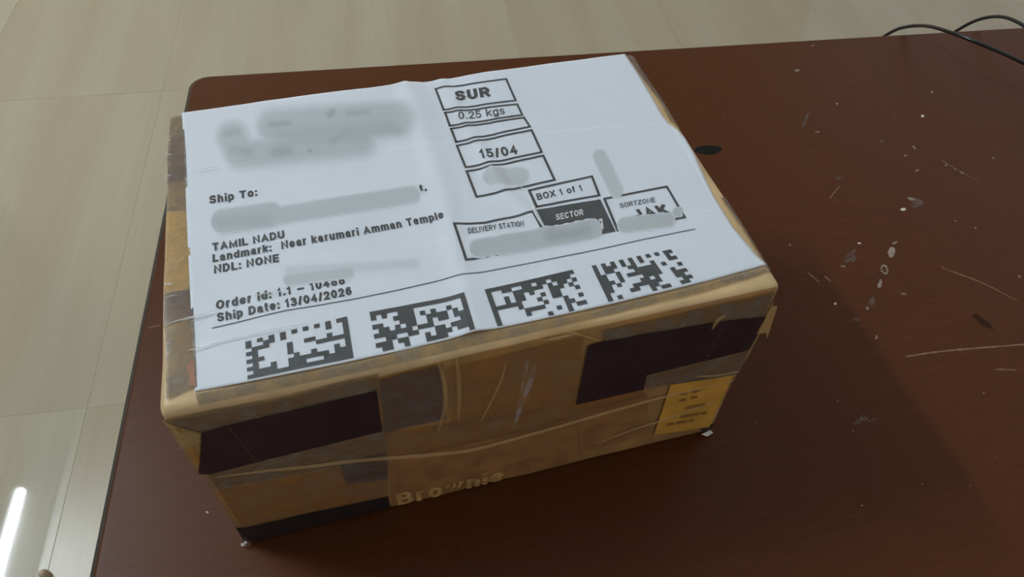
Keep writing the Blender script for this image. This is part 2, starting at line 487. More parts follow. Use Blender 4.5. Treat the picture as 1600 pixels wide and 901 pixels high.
# ------------------------------------------------------------------ the parcel
pc = empty('cardboard_parcel', (BW / 2, BD / 2, 0))
tag(pc, 'small brown cardboard parcel wrapped in packing tape, white shipping label on top', 'parcel')
RB = 0.0035
Z0 = 0.0004
def wrap(p, off=0.0):
    """point of the sharp box -> rounded box surface, pushed out by 'off'"""
    lo = Vector((RB, RB, RB + Z0)); hi = Vector((BW - RB, BD - RB, BH - RB))
    q = Vector([min(max(p[i], lo[i]), hi[i]) for i in range(3)])
    d = p - q
    if d.length < 1e-9: return p.copy()
    n = d.normalized()
    bulge = 0.0
    if abs(n.y) > .9:
        bulge = 0.0008 * math.sin(math.pi * min(max(p.x / BW, 0), 1)) * math.sin(math.pi * min(max(p.z / BH, 0), 1))
    # dents along the edges
    soft = (0.0001 if max(abs(n.x), abs(n.y), abs(n.z)) > .999 else .0006) * (noise.noise(Vector((p.x * 38, p.y * 38, p.z * 38))))
    return q + n * (RB + off + bulge + soft)
bm = bmesh.new()
def face_grid(o, a, b, na, nb):
    V = [[bm.verts.new(wrap(o + a * (i / na) + b * (j / nb))) for j in range(nb + 1)] for i in range(na + 1)]
    for i in range(na):
        for j in range(nb):
            bm.faces.new((V[i][j], V[i + 1][j], V[i + 1][j + 1], V[i][j + 1]))
X, Y, Z = Vector((BW, 0, 0)), Vector((0, BD, 0)), Vector((0, 0, BH - Z0))
O0 = Vector((0, 0, Z0))
nx, ny, nz_ = 120, 84, 60
face_grid(O0, X, Z, nx, nz_); face_grid(O0 + Y, Z, X, nz_, nx)
face_grid(O0, Z, Y, nz_, ny); face_grid(O0 + X, Y, Z, ny, nz_)
face_grid(O0 + Z, X, Y, nx, ny); face_grid(O0, Y, X, ny, nx)
bmesh.ops.remove_doubles(bm, verts=bm.verts, dist=1e-5)
bmesh.ops.recalc_face_normals(bm, faces=bm.faces)
from_bm('box_body', bm, M_KRAFT, pc, True)

def sheet(name, corners, mat, off=.0003, cell=.004, wr=0.0, parent=None, label=None, thick=0.0):
    """a piece of tape or print: flat polygon on a box face, cut into cells and laid onto the rounded box"""
    bm = bmesh.new()
    f = bm.faces.new([bm.verts.new(c) for c in corners])
    lo = [min(c[i] for c in corners) for i in range(3)]
    hi = [max(c[i] for c in corners) for i in range(3)]
    for ax in range(3):
        k = math.floor(lo[ax] / cell) + 1
        while k * cell < hi[ax] - 1e-6:
            if hi[ax] - lo[ax] > 1e-5:
                co = Vector((0, 0, 0)); co[ax] = k * cell
                no = Vector((0, 0, 0)); no[ax] = 1
                bmesh.ops.bisect_plane(bm, geom=list(bm.verts) + list(bm.edges) + list(bm.faces), dist=1e-7, plane_co=co, plane_no=no)
            k += 1
    for v in bm.verts:
        w_ = wr * (noise.noise(Vector((v.co.x * 55 + 3, v.co.y * 55, v.co.z * 80))) + .5) if wr else 0.0
        v.co = wrap(v.co, off + max(w_, -off * .5))
    bmesh.ops.recalc_face_normals(bm, faces=bm.faces)
    o = from_bm(name, bm, mat, parent or pc, True)
    if label: o['label'] = label
    if thick:
        md = o.modifiers.new('thickness', 'SOLIDIFY'); md.thickness = thick; md.offset = 0
    return o
def clampb(p):
    return Vector((min(max(p.x, 0), BW), min(max(p.y, 0), BD), min(max(p.z, Z0), BH)))
def front(name, pts, mat, off=.0003, **k):
    return sheet(name, [clampb(PF(*p)) for p in pts], mat, off, **k)
def topf(name, pts, mat, off=.0003, **k):
    return sheet(name, [clampb(PT(*p)) for p in pts], mat, off, **k)

# --- front face: prints of the reused carton and bands of tape
front('dark_band', [(316, 671), (356, 660), (588, 606), (596, 668), (406, 716), (303, 743)], M_BAND, .0011, label='dark maroon tape band at the front left')
front('dark_band', [(917, 537), (945, 529), (1003, 519), (1120, 500), (1194, 492), (1180, 541), (1008, 582), (1004, 604), (898, 627)], M_BAND, .0011, label='dark maroon stepped tape band at the front right')
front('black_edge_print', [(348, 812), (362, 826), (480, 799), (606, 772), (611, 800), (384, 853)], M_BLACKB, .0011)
front('ochre_sticker', [(1046, 597), (1144, 583), (1107, 664), (1020, 677)], M_ORANGE, .0010, label='ochre sticker with worn print')
front('rust_print', [(608, 713), (700, 694), (800, 672), (900, 645), (905, 715), (800, 742), (612, 790)], M_RUST, .0003)
front('rust_print', [(902, 640), (1010, 612), (1015, 675), (905, 708)], M_RUST, .0003)
front('tape_strip', [(250, 660), (420, 628), (760, 547), (1218, 448), (1112, 672), (900, 722), (611, 792), (362, 826)], M_TAPE_BRN, .0002, wr=0)
front('tape_strip', [(262, 652), (420, 622), (590, 582), (592, 625), (356, 680), (316, 690), (258, 660)], M_TAPE_GREY, .0006, wr=.0003)
front('tape_strip', [(592, 590), (690, 566), (696, 650), (600, 672)], M_TAPE_PURP, .0006, wr=.0004)
front('tape_strip', [(700, 572), (912, 522), (898, 627), (704, 672)], M_TAPE_BRN, .0006, wr=.0006)
front('tape_strip', [(940, 515), (1210, 455), (1190, 505), (1120, 515), (1003, 530), (945, 540)], M_TAPE_GREY, .0006, wr=.0002)
front('tape_strip', [(1000, 575), (1184, 530), (1160, 582), (1046, 597), (1009, 605)], M_TAPE_GREY, .0007, wr=.0003)
front('tape_strip', [(303, 735), (600, 655), (604, 712), (330, 765)], M_TAPE_GREY, .0006, wr=.0003)
front('tape_strip', [(330, 767), (604, 713), (606, 780), (370, 835)], M_TAPE_BRN, .0006, wr=.0003)
front('tape_strip', [(600, 672), (900, 628), (1004, 606), (1010, 620), (850, 664), (690, 700), (604, 712)], M_TAPE_BRN, .0006, wr=.0004)
front('tape_strip', [(530, 718), (604, 703), (606, 745), (540, 752)], M_TAPE_PURP, .0008, wr=.0003)
# folded triangular corner at the front left and the lifted flap at the front right
front('corner_fold', [(250, 656), (314, 672), (303, 742)], M_TAPE_TAN, .0012, thick=.0003, label='folded tape corner')
# --- raised creases in the tape
def ridge(name, pts, wpx, mat, on, height=.0006, scale=3000.0, lift=.0003, parent=None):
    P = catmull([clampb(on(*p)) for p in pts], 18)
    vs, fs = [], []
    nrm = Vector((0, -1, 0)) if on is PF else Vector((0, 0, 1))
    for i, p in enumerate(P):
        t = (P[min(i + 1, len(P) - 1)] - P[max(i - 1, 0)]).normalized()
        s = t.cross(nrm).normalized()
        tp = max(math.sin(math.pi * (i + .3) / (len(P) - .4)), .05) ** .6
        ww = wpx / scale * tp
        hh = height * tp * (1 + (.45 * math.sin(i * .9 + wpx * 7) if mat is M_GLINT else 0.0))
        base = wrap(p, 0) if on is PF else Vector((p.x, p.y, top_h(p.x, p.y)))
        n = 6
        for k in range(n + 1):
            a = math.pi * k / n
            vs.append(base + s * ww * math.cos(a) + nrm * (lift + hh * math.sin(a)))
        if i:
            b0 = (i - 1) * (n + 1); b1 = i * (n + 1)
            for k in range(n):
                fs.append((b0 + k, b0 + k + 1, b1 + k + 1, b1 + k))
    return pydata(name, vs, fs, mat, parent or pc, True)

# --- the shipping label
def bez(pts, n):
    P = [PT(*p) for p in pts]
    L = [0.0]
    for a, b in zip(P[:-1], P[1:]): L.append(L[-1] + (b - a).length)
    out = []
    for k in range(n + 1):
        d = L[-1] * k / n
        i = 0
        while i < len(P) - 2 and L[i + 1] < d: i += 1
        t = (d - L[i]) / (L[i + 1] - L[i])
        out.append(P[i].lerp(P[i + 1], t))
    return out
def seg_d(p, a, b):
    ab = b - a
    t = max(0, min(1, (p - a).dot(ab) / ab.dot(ab)))
    return (p - a - ab * t).length, t
CR = [PT(636, 131).to_2d(), PT(690, 290).to_2d(), PT(742, 520).to_2d()]
CR2 = [PT(690, 128).to_2d(), PT(790, 300).to_2d(), PT(852, 355).to_2d()]
def paper_h(x, y):
    p = Vector((x, y))
    h = 0.0007 + 0.0005 * noise.noise(Vector((x * 22, y * 22, 1.7))) + .00022 * noise.noise(Vector((x * 60, y * 60, 5.1)))
    d = min(seg_d(p, CR[0], CR[1])[0], seg_d(p, CR[1], CR[2])[0])
    h += .0012 * math.exp(-(d / .0055) ** 2)
    d = min(seg_d(p, CR2[0], CR2[1])[0], seg_d(p, CR2[1], CR2[2])[0])
    h += .0005 * math.exp(-(d / .0030) ** 2)
    h -= .0005 * math.exp(-((d - .007) / .004) ** 2)
    return max(h, .00035)
def top_h(x, y):
    return BH + paper_h(x, y)
NX, NY = 170, 120
eb = bez([(285, 178), (345, 169.5), (420, 158), (500, 148), (580, 139), (634, 131), (640, 132.5), (700, 124), (760, 114), (830, 105), (900, 96), (976, 86)], NX)
ef = bez([(305, 612), (388, 598), (475, 581), (556, 564), (640, 546), (742, 521), (778, 514), (860, 497), (950, 478), (1040, 456), (1105, 440), (1197, 414)], NX)
el = bez([(305, 612), (302, 548), (297, 440), (292, 330), (288, 240), (285, 178)], NY)
er = bez([(1197, 414), (1180, 399), (1145, 357), (1115, 308), (1098, 272), (1084, 240), (1070, 216), (1058, 203), (1044, 193), (1034, 180), (1018, 152), (1000, 122), (976, 86)], NY)
vs, fs = [], []
for j in range(NY + 1):
    v = j / NY
    for i in range(NX + 1):
        u = i / NX
        p = ef[i] * (1 - v) + eb[i] * v + el[j] * (1 - u) + er[j] * u - (ef[0] * (1 - u) * (1 - v) + ef[-1] * u * (1 - v) + eb[0] * (1 - u) * v + eb[-1] * u * v)
        vs.append(Vector((p.x, p.y, top_h(p.x, p.y))))
for j in range(NY):
    for i in range(NX):
        a = j * (NX + 1) + i
        fs.append((a, a + 1, a + NX + 2, a + NX + 1))
lab = pydata('shipping_label', vs, fs, M_PAPER, pc, True)
lab['label'] = 'white printed paper shipping label'
md = lab.modifiers.new('thickness', 'SOLIDIFY'); md.thickness = .00018; md.offset = -1

INK = .00022
def on_paper(p, off=INK):
    return Vector((p.x, p.y, top_h(p.x, p.y) + off))
def A_(cx, cy, rx, ry, a0, a1):
    n = max(int(abs(a1 - a0) / 15), 3)
    return [(cx + rx * math.cos(math.radians(a0 + (a1 - a0) * k / n)), cy + ry * math.sin(math.radians(a0 + (a1 - a0) * k / n))) for k in range(n + 1)]
def O_(cx, cy, rx, ry): return A_(cx, cy, rx, ry, 0, 360)
H_ = .74                                   # x-height
GL = {
 'A': (.72, [[(0, 0), (.5, 1), (1, 0)], [(.18, .3), (.82, .3)]]), 'B': (.64, [[(0, 0), (0, 1), (.55, 1)] + A_(.55, .76, .38, .24, 90, -90) + [(0, .52)], [(.55, .52)] + A_(.6, .26, .4, .26, 90, -90) + [(0, 0)]]),
 'C': (.68, [A_(.5, .5, .5, .5, 42, 318)]), 'D': (.66, [[(0, 0), (0, 1), (.42, 1)] + A_(.42, .5, .58, .5, 90, -90) + [(0, 0)]]),
 'E': (.58, [[(1, 1), (0, 1), (0, 0), (1, 0)], [(0, .52), (.9, .52)]]), 'I': (.19, [[(.5, 0), (.5, 1)]]), 'J': (.52, [[(1, 1), (1, .3)] + A_(.5, .3, .5, .3, 0, -180)]),
 'K': (.68, [[(0, 0), (0, 1)], [(1, 1), (0, .38)], [(.34, .58), (1, 0)]]), 'L': (.56, [[(0, 1), (0, 0), (1, 0)]]), 'M': (.8, [[(0, 0), (0, 1), (.5, .1), (1, 1), (1, 0)]]),
 'N': (.68, [[(0, 0), (0, 1), (1, 0), (1, 1)]]), 'O': (.72, [O_(.5, .5, .5, .5)]), 'R': (.66, [[(0, 0), (0, 1), (.6, 1)] + A_(.6, .74, .4, .26, 90, -90) + [(0, .48)], [(.55, .48), (1, 0)]]),
 'S': (.64, [A_(.5, .75, .48, .25, 25, 270) + A_(.5, .25, .5, .25, 90, -155)[1:]]), 'T': (.64, [[(0, 1), (1, 1)], [(.5, 1), (.5, 0)]]), 'U': (.66, [[(0, 1), (0, .34)] + A_(.5, .34, .5, .34, 180, 360) + [(1, 1)]]),
 'V': (.7, [[(0, 1), (.5, 0), (1, 1)]]), 'X': (.68, [[(0, 0), (1, 1)], [(0, 1), (1, 0)]]), 'Y': (.68, [[(0, 1), (.5, .42), (1, 1)], [(.5, .42), (.5, 0)]]), 'Z': (.62, [[(0, 1), (1, 1), (0, 0), (1, 0)]]),
 '0': (.56, [O_(.5, .5, .5, .5)]), '1': (.4, [[(.1, .76), (.7, 1), (.7, 0)]]), '2': (.56, [A_(.5, .7, .5, .3, 165, -30) + [(0, 0), (1, 0)]]),
 '3': (.56, [A_(.47, .76, .45, .24, 150, -90) + A_(.47, .26, .53, .26, 90, -150)[1:]]), '4': (.58, [[(.75, 0), (.75, 1), (0, .28), (1, .28)]]), '5': (.56, [[(.95, 1), (.14, 1), (.08, .50), (.30, .60)] + A_(.45, .31, .55, .31, 80, -150)]),
 '6': (.56, [O_(.5, .31, .5, .31), A_(.58, .38, .58, .62, 180, 60)]), '7': (.54, [[(0, 1), (1, 1), (.35, 0)]]), '8': (.56, [O_(.5, .76, .42, .24), O_(.5, .26, .5, .26)]),
 'a': (.54, [[(.04, .56)] + A_(.47, .5, .42, .24, 150, 0) + [(.9, .1), (1, 0)], O_(.44, .21, .44, .21)]), 'd': (.56, [[(1, 0), (1, 1)], O_(.5, .37, .5, .37)]), 'e': (.56, [[(0, .38), (1, .38)] + A_(.5, .37, .5, .37, 0, 315)]),
 'f': (.34, [[(.4, 0), (.4, .82)] + A_(.8, .82, .4, .18, 180, 90), [(0, H_), (.95, H_)]]), 'g': (.56, [O_(.5, .37, .5, .37), [(1, H_), (1, 0)] + A_(.5, 0, .5, .27, 0, -150)]), 'h': (.54, [[(0, 0), (0, 1)], A_(.5, .44, .5, .3, 180, 0) + [(1, 0)]]),
 'i': (.19, [[(.5, 0), (.5, .60)], [(.5, 1.0), (.5, 1.03)]]), 'k': (.54, [[(0, 0), (0, 1)], [(1, H_), (0, .27)], [(.36, .44), (1, 0)]]), 'l': (.19, [[(.5, 0), (.5, 1)]]),
 'm': (.84, [[(0, 0), (0, H_)], A_(.25, .48, .25, .26, 180, 0) + [(.5, 0)], A_(.75, .48, .25, .26, 180, 0) + [(1, 0)]]), 'n': (.54, [[(0, 0), (0, H_)], A_(.5, .44, .5, .3, 180, 0) + [(1, 0)]]), 'o': (.58, [O_(.5, .37, .5, .37)]),
 'p': (.56, [[(0, -.27), (0, H_)], O_(.5, .37, .5, .37)]), 'r': (.36, [[(0, 0), (0, H_)], A_(.9, .4, .9, .34, 180, 95)]), 's': (.5, [A_(.5, .555, .46, .185, 25, 270) + A_(.5, .185, .5, .185, 90, -155)[1:]]), 't': (.34, [[(.42, 1), (.42, .2)] + A_(.8, .2, .38, .2, 180, 270), [(0, H_), (.95, H_)]]),
 'u': (.54, [[(1, H_), (1, 0)], [(0, H_), (0, .3)] + A_(.5, .3, .5, .3, 180, 360)]), 'w': (.76, [[(0, H_), (.25, 0), (.5, H_), (.75, 0), (1, H_)]]),
 ':': (.2, [[(.5, 0), (.5, .03)], [(.5, .62), (.5, .65)]]), '.': (.2, [[(.5, 0), (.5, .03)]]), ',': (.2, [[(.5, .03), (.3, -.16)]]), '/': (.36, [[(0, -.02), (1, 1.02)]]), '–': (.6, [[(0, .42), (1, .42)]]), ' ': (.26, []),
}
def glyphs(sx, hw, gap):
    """text -> list of 2D quads (stroke lettering, cap height 1)"""
    x, quads = 0.0, []
    for ch in sx:
        wd, strokes = GL[ch]
        for st in strokes:
            P = [Vector((x + hw + px * max(wd - 2 * hw, 0.0), hw + py * (1 - 2 * hw))) for px, py in st]
            closed = (P[0] - P[-1]).length < 1e-4 and len(P) > 3
            if closed: P = P[:-1]
            else:
                P[0] = P[0] + (P[0] - P[1]).normalized() * hw * .97
                P[-1] = P[-1] + (P[-1] - P[-2]).normalized() * hw * .97
            n = len(P)
            L, R = [], []
            for i in range(n):
                d1 = (P[i] - P[i - 1]) if (i or closed) else P[1] - P[0]
                d2 = (P[(i + 1) % n] - P[i]) if (i < n - 1 or closed) else d1
                n1 = Vector((-d1.y, d1.x)).normalized(); n2 = Vector((-d2.y, d2.x)).normalized()
                m_ = n1 + n2
                m_ = n1 if m_.length < .3 else m_.normalized() * min(1 / max(m_.normalized().dot(n1), .3), 1.9)
                L.append(P[i] + m_ * hw); R.append(P[i] - m_ * hw)
            for i in range(n if closed else n - 1):
                k = (i + 1) % n
                quads.append((L[i], R[i], R[k], L[k]))
        x += wd + gap
    return quads, x - gap
def text(sx, bl, br, tl, m=None, bold=.21, off=INK, surf=None, parent=None, name='printed_text', gap=.13):
    quads, W = glyphs(sx, bold / 2, gap)
    pl = surf or PT
    A, B, C = pl(*bl), pl(*br), pl(*tl)
    vs, fs = [], []
    for q in quads:
        for v in q:
            w_ = A + (B - A) * (v.x / W) + (C - A) * v.y
            vs.append(on_paper(w_, off) if surf is None else wrap(w_, off))
        fs.append(tuple(range(len(vs) - 4, len(vs))))
    return pydata(name, vs, fs, m or M_INK, parent or lab)
def strip(bm, a, b, wd, n=10, off=INK, bend=None):
    """ink line from a to b (world points on the label), wd wide"""
    t = (b - a); s = Vector((-t.y, t.x, 0)).normalized() * wd / 2
    pv = None
    for k in range(n + 1):
        p = a + t * (k / n)
        cur = (bm.verts.new(on_paper(p + s, off)), bm.verts.new(on_paper(p - s, off)))
        if pv: bm.faces.new((pv[0], pv[1], cur[1], cur[0]))
        pv = cur
def frame(poly, wd=.00112, skip=()):
    bm = bmesh.new()
    P = [PT(*p) for p in poly]
    c = sum(P, Vector()) / len(P)
    P = [p + (c - p).normalized() * wd * .4 for p in P]
    for i in range(len(P)):
        if i in skip: continue
        a, b = P[i], P[(i + 1) % len(P)]
        e = (b - a).normalized() * wd * .45
        strip(bm, a - e, b + e, wd, max(int((b - a).length / .0012), 2))
    return from_bm('printed_frame', bm, M_INK, lab)
def rule(pts, wd=.0004):
    bm = bmesh.new()
    P = [PT(*p) for p in pts]
    for a, b in zip(P[:-1], P[1:]):
        strip(bm, a, b, wd, max(int((b - a).length / .0012), 2))
    return from_bm('printed_rule', bm, M_INK, lab)
def fill(quad, m=M_INK, n=24, off=INK):
    A, B, C, D = [PT(*p) for p in quad]
    vs, fs = [], []
    for j in range(n + 1):
        for i in range(n + 1):
            u, v = i / n, j / n
            vs.append(on_paper((A * (1 - u) + B * u) * (1 - v) + (D * (1 - u) + C * u) * v, off))
    for j in range(n):
        for i in range(n):
            a = j * (n + 1) + i
            fs.append((a, a + 1, a + n + 2, a + n + 1))
    return pydata('printed_block', vs, fs, m, lab)

text('Ship To:', (328, 320.5), (402.9, 308.3), (327.6, 308.2))
text('t,', (656.5, 300.5), (667, 299.5), (654.5, 291))
text('TAMIL NADU', (332.7, 394), (445.6, 373.6), (332.1, 382.0))
text('Landmark:', (333, 411.5), (425.1, 394.2), (332.8, 399.3))
text('Near karumari Amman Temple', (440.6, 391.4), (694.2, 344.6), (439.3, 379.0))
text('NDL: NONE', (335, 429), (437, 410.9), (334.8, 416.2))
text('Order Id: 1.1 – 10488', (338.3, 485), (540, 445.5), (337.9, 471.3))
text('Ship Date: 13/04/2026', (340, 504.4), (550.8, 462.4), (339.3, 490.8))
rule([(331.6, 514), (448.7, 487.5), (559.6, 468.5), (700, 437), (752, 428), (910, 396.5), (1085.5, 360)])
frame([(679.3, 139.8), (791.7, 125.2), (807, 159.6), (692.1, 173.4)])
text('SUR', (712.6, 159), (766.7, 153.1), (709.8, 143.8), bold=.23)
frame([(694, 177.1), (809.2, 164.8), (817.3, 181.8), (701.5, 198.1)])
text('0.25 kgs', (717.3, 188.8), (789.3, 180.6), (715.3, 177.4), bold=.13)
frame([(703.3, 202.1), (819.9, 185.3), (829.2, 200.2), (711.5, 223.5)])
frame([(712.4, 228.4), (831.3, 204.9), (847.6, 240.1), (726.4, 263.8)])
text('15/04', (751, 250.5), (809.9, 242.4), (747, 236.5), bold=.18)
frame([(727.6, 269.2), (849.5, 244.7), (867.7, 283), (743.4, 309.8)])
frame([(825.2, 298.5), (925.6, 277.1), (937.5, 307.3), (837.3, 324.6)])
text('BOX 1 of 1', (840.1, 313.7), (910.9, 299.9), (837.2, 304.0), bold=.16)
fill([(837.8, 328.9), (937.5, 313.5), (961.3, 363.8), (863, 383)])
text('SECTOR', (869.1, 345.5), (911.4, 338.2), (867.9, 336.2), M_INKW, .18, INK + .00012)
text('7', (939.5, 360.9), (944.9, 359.8), (934.8, 345), M_INKW, .22, INK + .00012)
frame([(708.3, 353.6), (757, 349.4), (833, 332.2), (862, 384), (727.3, 410.6)])
text('DELIVERY STATION', (732.1, 368.1), (819.5, 353.8), (730.6, 359.8), bold=.16)
frame([(942.3, 312.3), (1042, 292.6), (1070.5, 342), (963.6, 363)])
text('SORTZONE', (968.4, 327.5), (1023.5, 317.6), (967.2, 320.2), bold=.15)
text('JAK', (996, 347), (1048, 336.5), (985.5, 331.5), bold=.24)

# four square mosaics of dark print cut by the paper edge (not readable codes)
def mosaic(quad, cols, rows, rnd, left, right, topr, botr):
    rng = random.Random(rnd)
    A, B, C, D = [PT(*p) for p in quad]
    G = [[rng.random() < .41 for _ in range(cols)] for _ in range(rows)]
    for j in range(rows):                     # let neighbours clump as the print does
        for i in range(1, cols):
            if rng.random() < .16: G[j][i] = G[j][i - 1]
            if j and rng.random() < .12: G[j][i] = G[j - 1][i]
    for j in range(rows):
        if left == 'solid': G[j][0] = True
        elif left == 'dash': G[j][0] = j % 2 == 1
        if right == 'solid': G[j][-1] = True
        elif right == 'dash': G[j][-1] = j % 2 == 0
    for i in range(cols):
        if topr == 'solid': G[0][i] = True
        elif topr == 'dash': G[0][i] = i % 2 == 0 or G[0][i] and i in (0, cols - 1)
        if botr == 'solid': G[-1][i] = True
    bm = bmesh.new()
    at = lambda u, v: (A * (1 - u) + B * u) * (1 - v) + (D * (1 - u) + C * u) * v
    grid = {}
    def vert(i, j):
        if (i, j) not in grid: grid[(i, j)] = bm.verts.new(on_paper(at(i / cols, j / rows)))
        return grid[(i, j)]
    for j in range(rows):
        for i in range(cols):
            if G[j][i]: bm.faces.new((vert(i, j), vert(i, j + 1), vert(i + 1, j + 1), vert(i + 1, j)))
    return from_bm('printed_mosaic', bm, M_INK, lab)
mosaic([(384.2, 536.2), (542.6, 496.6), (553, 560.8), (388, 595)], 18, 10, 3, 'dash', 'solid', 'dash', 'solid')
mosaic([(577.6, 489.8), (725.2, 461.6), (742.5, 518.6), (590, 553)], 18, 9, 11, 'dash', 'solid', 'solid', None)
mosaic([(757.2, 454.8), (894.3, 423.8), (920.3, 483), (777.4, 511.8)], 18, 10, 5, 'solid', 'dash', 'solid', None)
mosaic([(923.7, 417.6), (1047.1, 392.4), (1086.8, 440.7), (950.4, 474.5)], 18, 10, 8, 'solid', 'dash', 'dash', None)

# made-up grey patches in place of blurred-out text on the label
def blur_patch(strokes, step=3.0, off=INK + .00010):
    """strokes: (ax, ay, bx, by, radius, strength, soft, tone); one soft-edged grey patch for blurred-out text"""
    x0 = min(min(q[0], q[2]) - q[4] for q in strokes) - 2; x1 = max(max(q[0], q[2]) + q[4] for q in strokes) + 2
    y0 = min(min(q[1], q[3]) - q[4] for q in strokes) - 2; y1 = max(max(q[1], q[3]) + q[4] for q in strokes) + 2
    nx, ny = int((x1 - x0) / step) + 1, int((y1 - y0) / step) + 1
    vs, al, tn, fs = [], [], [], []
    for j in range(ny + 1):
        for i in range(nx + 1):
            x, y = x0 + (x1 - x0) * i / nx, y0 + (y1 - y0) * j / ny
            a, t = 0.0, 0.0
            for (ax, ay, bx, by, r, st, soft, tone) in strokes:
                d, _ = seg_d(Vector((x, y)), Vector((ax, ay)), Vector((bx + .01, by)))
                k = max(0.0, min(1.0, (r - d) / (r * soft)))
                k = k * k * (3 - 2 * k)
                if tone: t = max(t, k * tone)
                else: a = max(a, k * st)
            vs.append(on_paper(PT(x, y), .00004 + (off - .00004) * min(a * 2.2, 1.0))); al.append(a); tn.append(t)
    for j in range(ny):
        for i in range(nx):
            k = j * (nx + 1) + i
            q = (k, k + 1, k + nx + 2, k + nx + 1)
            if max(al[z] for z in q) > .02: fs.append(q)
    o = pydata('blurred_text', vs, fs, M_BLUR, lab)
    for nm, arr in (('ink', al), ('tone', tn)):
        at = o.data.attributes.new(nm, 'FLOAT', 'POINT')
        at.data.foreach_set('value', arr)
    return o
blur_patch([(364, 216, 376, 242, 35, .9, .6, 0), (430, 200, 604, 190, 40, .9, .6, 0), (385, 244, 565, 224, 34, .95, .7, 0), (540, 195, 620, 189, 39, .9, .55, 0),
       (424, 197, 452, 195, 9, 0, .9, .45), (354, 211, 372, 208, 9, 0, 1, .35), (432, 241, 452, 237, 14, 0, 1, .4), (516, 182, 520, 177, 9, 0, .9, .6), (488, 167, 489, 164, 9, 0, .9, .35),
       (545, 181, 575, 178, 8, 0, 1, .35), (366, 236, 390, 240, 14, 0, 1, .3), (604, 200, 620, 206, 16, 0, 1, .3), (520, 222, 545, 205, 13, 0, 1, .35), (440, 215, 600, 205, 24, 0, 1, .25), (484, 238, 486, 238, 4, 0, .8, .6)])
blur_patch([(349, 348, 424, 338, 23, .9, .3, 0), (430, 340, 642, 306, 17, .85, .35, 0), (345, 350, 415, 346, 18, 0, 1, .25)])
blur_patch([(452, 426, 646, 413, 12, .45, .8, 0), (452, 440, 545, 428, 13, .8, .6, 0)])
blur_patch([(768, 277, 812, 277, 18, .8, .45, 0)])
blur_patch([(936, 247, 962, 300, 14, .75, .4, 0)])
blur_patch([(748, 391, 770, 387, 18, 1, .35, 0), (785, 385, 924, 360, 19, 1, .3, 0), (860, 372, 915, 362, 16, 0, 1, .4)])
blur_patch([(975, 354, 1042, 346, 14, 1, .3, 0), (1058, 334, 1059, 333, 10, 1, .4, 0)])

# --- margins of the top face: tape and carton print beside the label
topf('tape_patch', [(263, 180), (287, 179), (289, 210), (262, 214)], M_TAPE_GREY, .0005, wr=.0002)
topf('tape_patch', [(262, 214), (289, 210), (291, 238), (261, 240)], M_TAPE_PURP, .0005, wr=.0002)
topf('tape_patch', [(261, 240), (291, 238), (293, 280), (260, 287)], M_TAPE_PURP, .0006, wr=.0002)
topf('tape_patch', [(260, 287), (293, 280), (295, 330), (259, 330)], M_TAPE_GREY, .0005, wr=.0002)
topf('tape_patch', [(259, 332), (295, 330), (301, 450), (255, 458)], M_TAPE_TAN, .0005, wr=.0003)
topf('tape_patch', [(255, 459), (301, 451), (304, 500), (254, 512)], M_TAPE_PURP, .0005, wr=.0003)
topf('tape_patch', [(258, 514), (304, 502), (309, 605), (262, 625)], M_TAPE_GREY, .0005, wr=.0003)
topf('red_print', [(291, 572), (303, 562), (307, 606), (296, 604), (297, 588)], M_RED, .0007)
topf('tape_patch', [(306, 616), (560, 566), (740, 523), (930, 486), (932, 497), (742, 540), (560, 585), (310, 636)], M_TAPE_GREY, .0005, wr=.0003)
topf('tape_patch', [(930, 486), (1105, 443), (1190, 418), (1205, 424), (1105, 456), (932, 496)], M_TAPE_GREY, .0005, wr=.0003)
topf('tape_patch', [(978, 88), (992, 86), (1042, 162), (1034, 164)], M_TAPE_PURP, .0005, wr=.0002)
topf('tape_patch', [(1034, 164), (1042, 162), (1067, 202), (1046, 190)], M_TAPE_GREY, .0005, wr=.0002)
topf('tape_patch', [(1126, 310), (1138, 306), (1168, 348), (1158, 354)], M_BAND and M_TAPE_PURP, .0005)
topf('tape_patch', [(1160, 356), (1170, 350), (1216, 424), (1198, 416)], M_TAPE_GREY, .0005, wr=.0002)

# clear tape over the label, pulled from the left edge, with fine wrinkles
def clear_sheet(quad, seed, nx=60, ny=60, lift=.00062):
    A, B, C, D = [PT(*p) for p in quad]
    vs, fs = [], []
    for j in range(ny + 1):
        for i in range(nx + 1):
            u, v = i / nx, j / ny
            p = (A * (1 - u) + B * u) * (1 - v) + (D * (1 - u) + C * u) * v
            h = top_h(p.x, p.y) + lift + .00018 * noise.noise(Vector((p.x * 30 + seed, p.y * 140, seed)))
            vs.append(Vector((p.x, p.y, h)))
    for j in range(ny):
        for i in range(nx):
            a = j * (nx + 1) + i
            fs.append((a, a + 1, a + nx + 2, a + nx + 1))
    return pydata('clear_tape', vs, fs, M_TAPE_CLEAR, pc, True)
clear_sheet([(266, 183), (985, 88), (1042, 190), (261, 270)], 1.3)
clear_sheet([(261, 271), (1043, 192), (1120, 330), (257, 430)], 4.1)
clear_sheet([(257, 431), (1121, 331), (1204, 424), (257, 628)], 7.7)
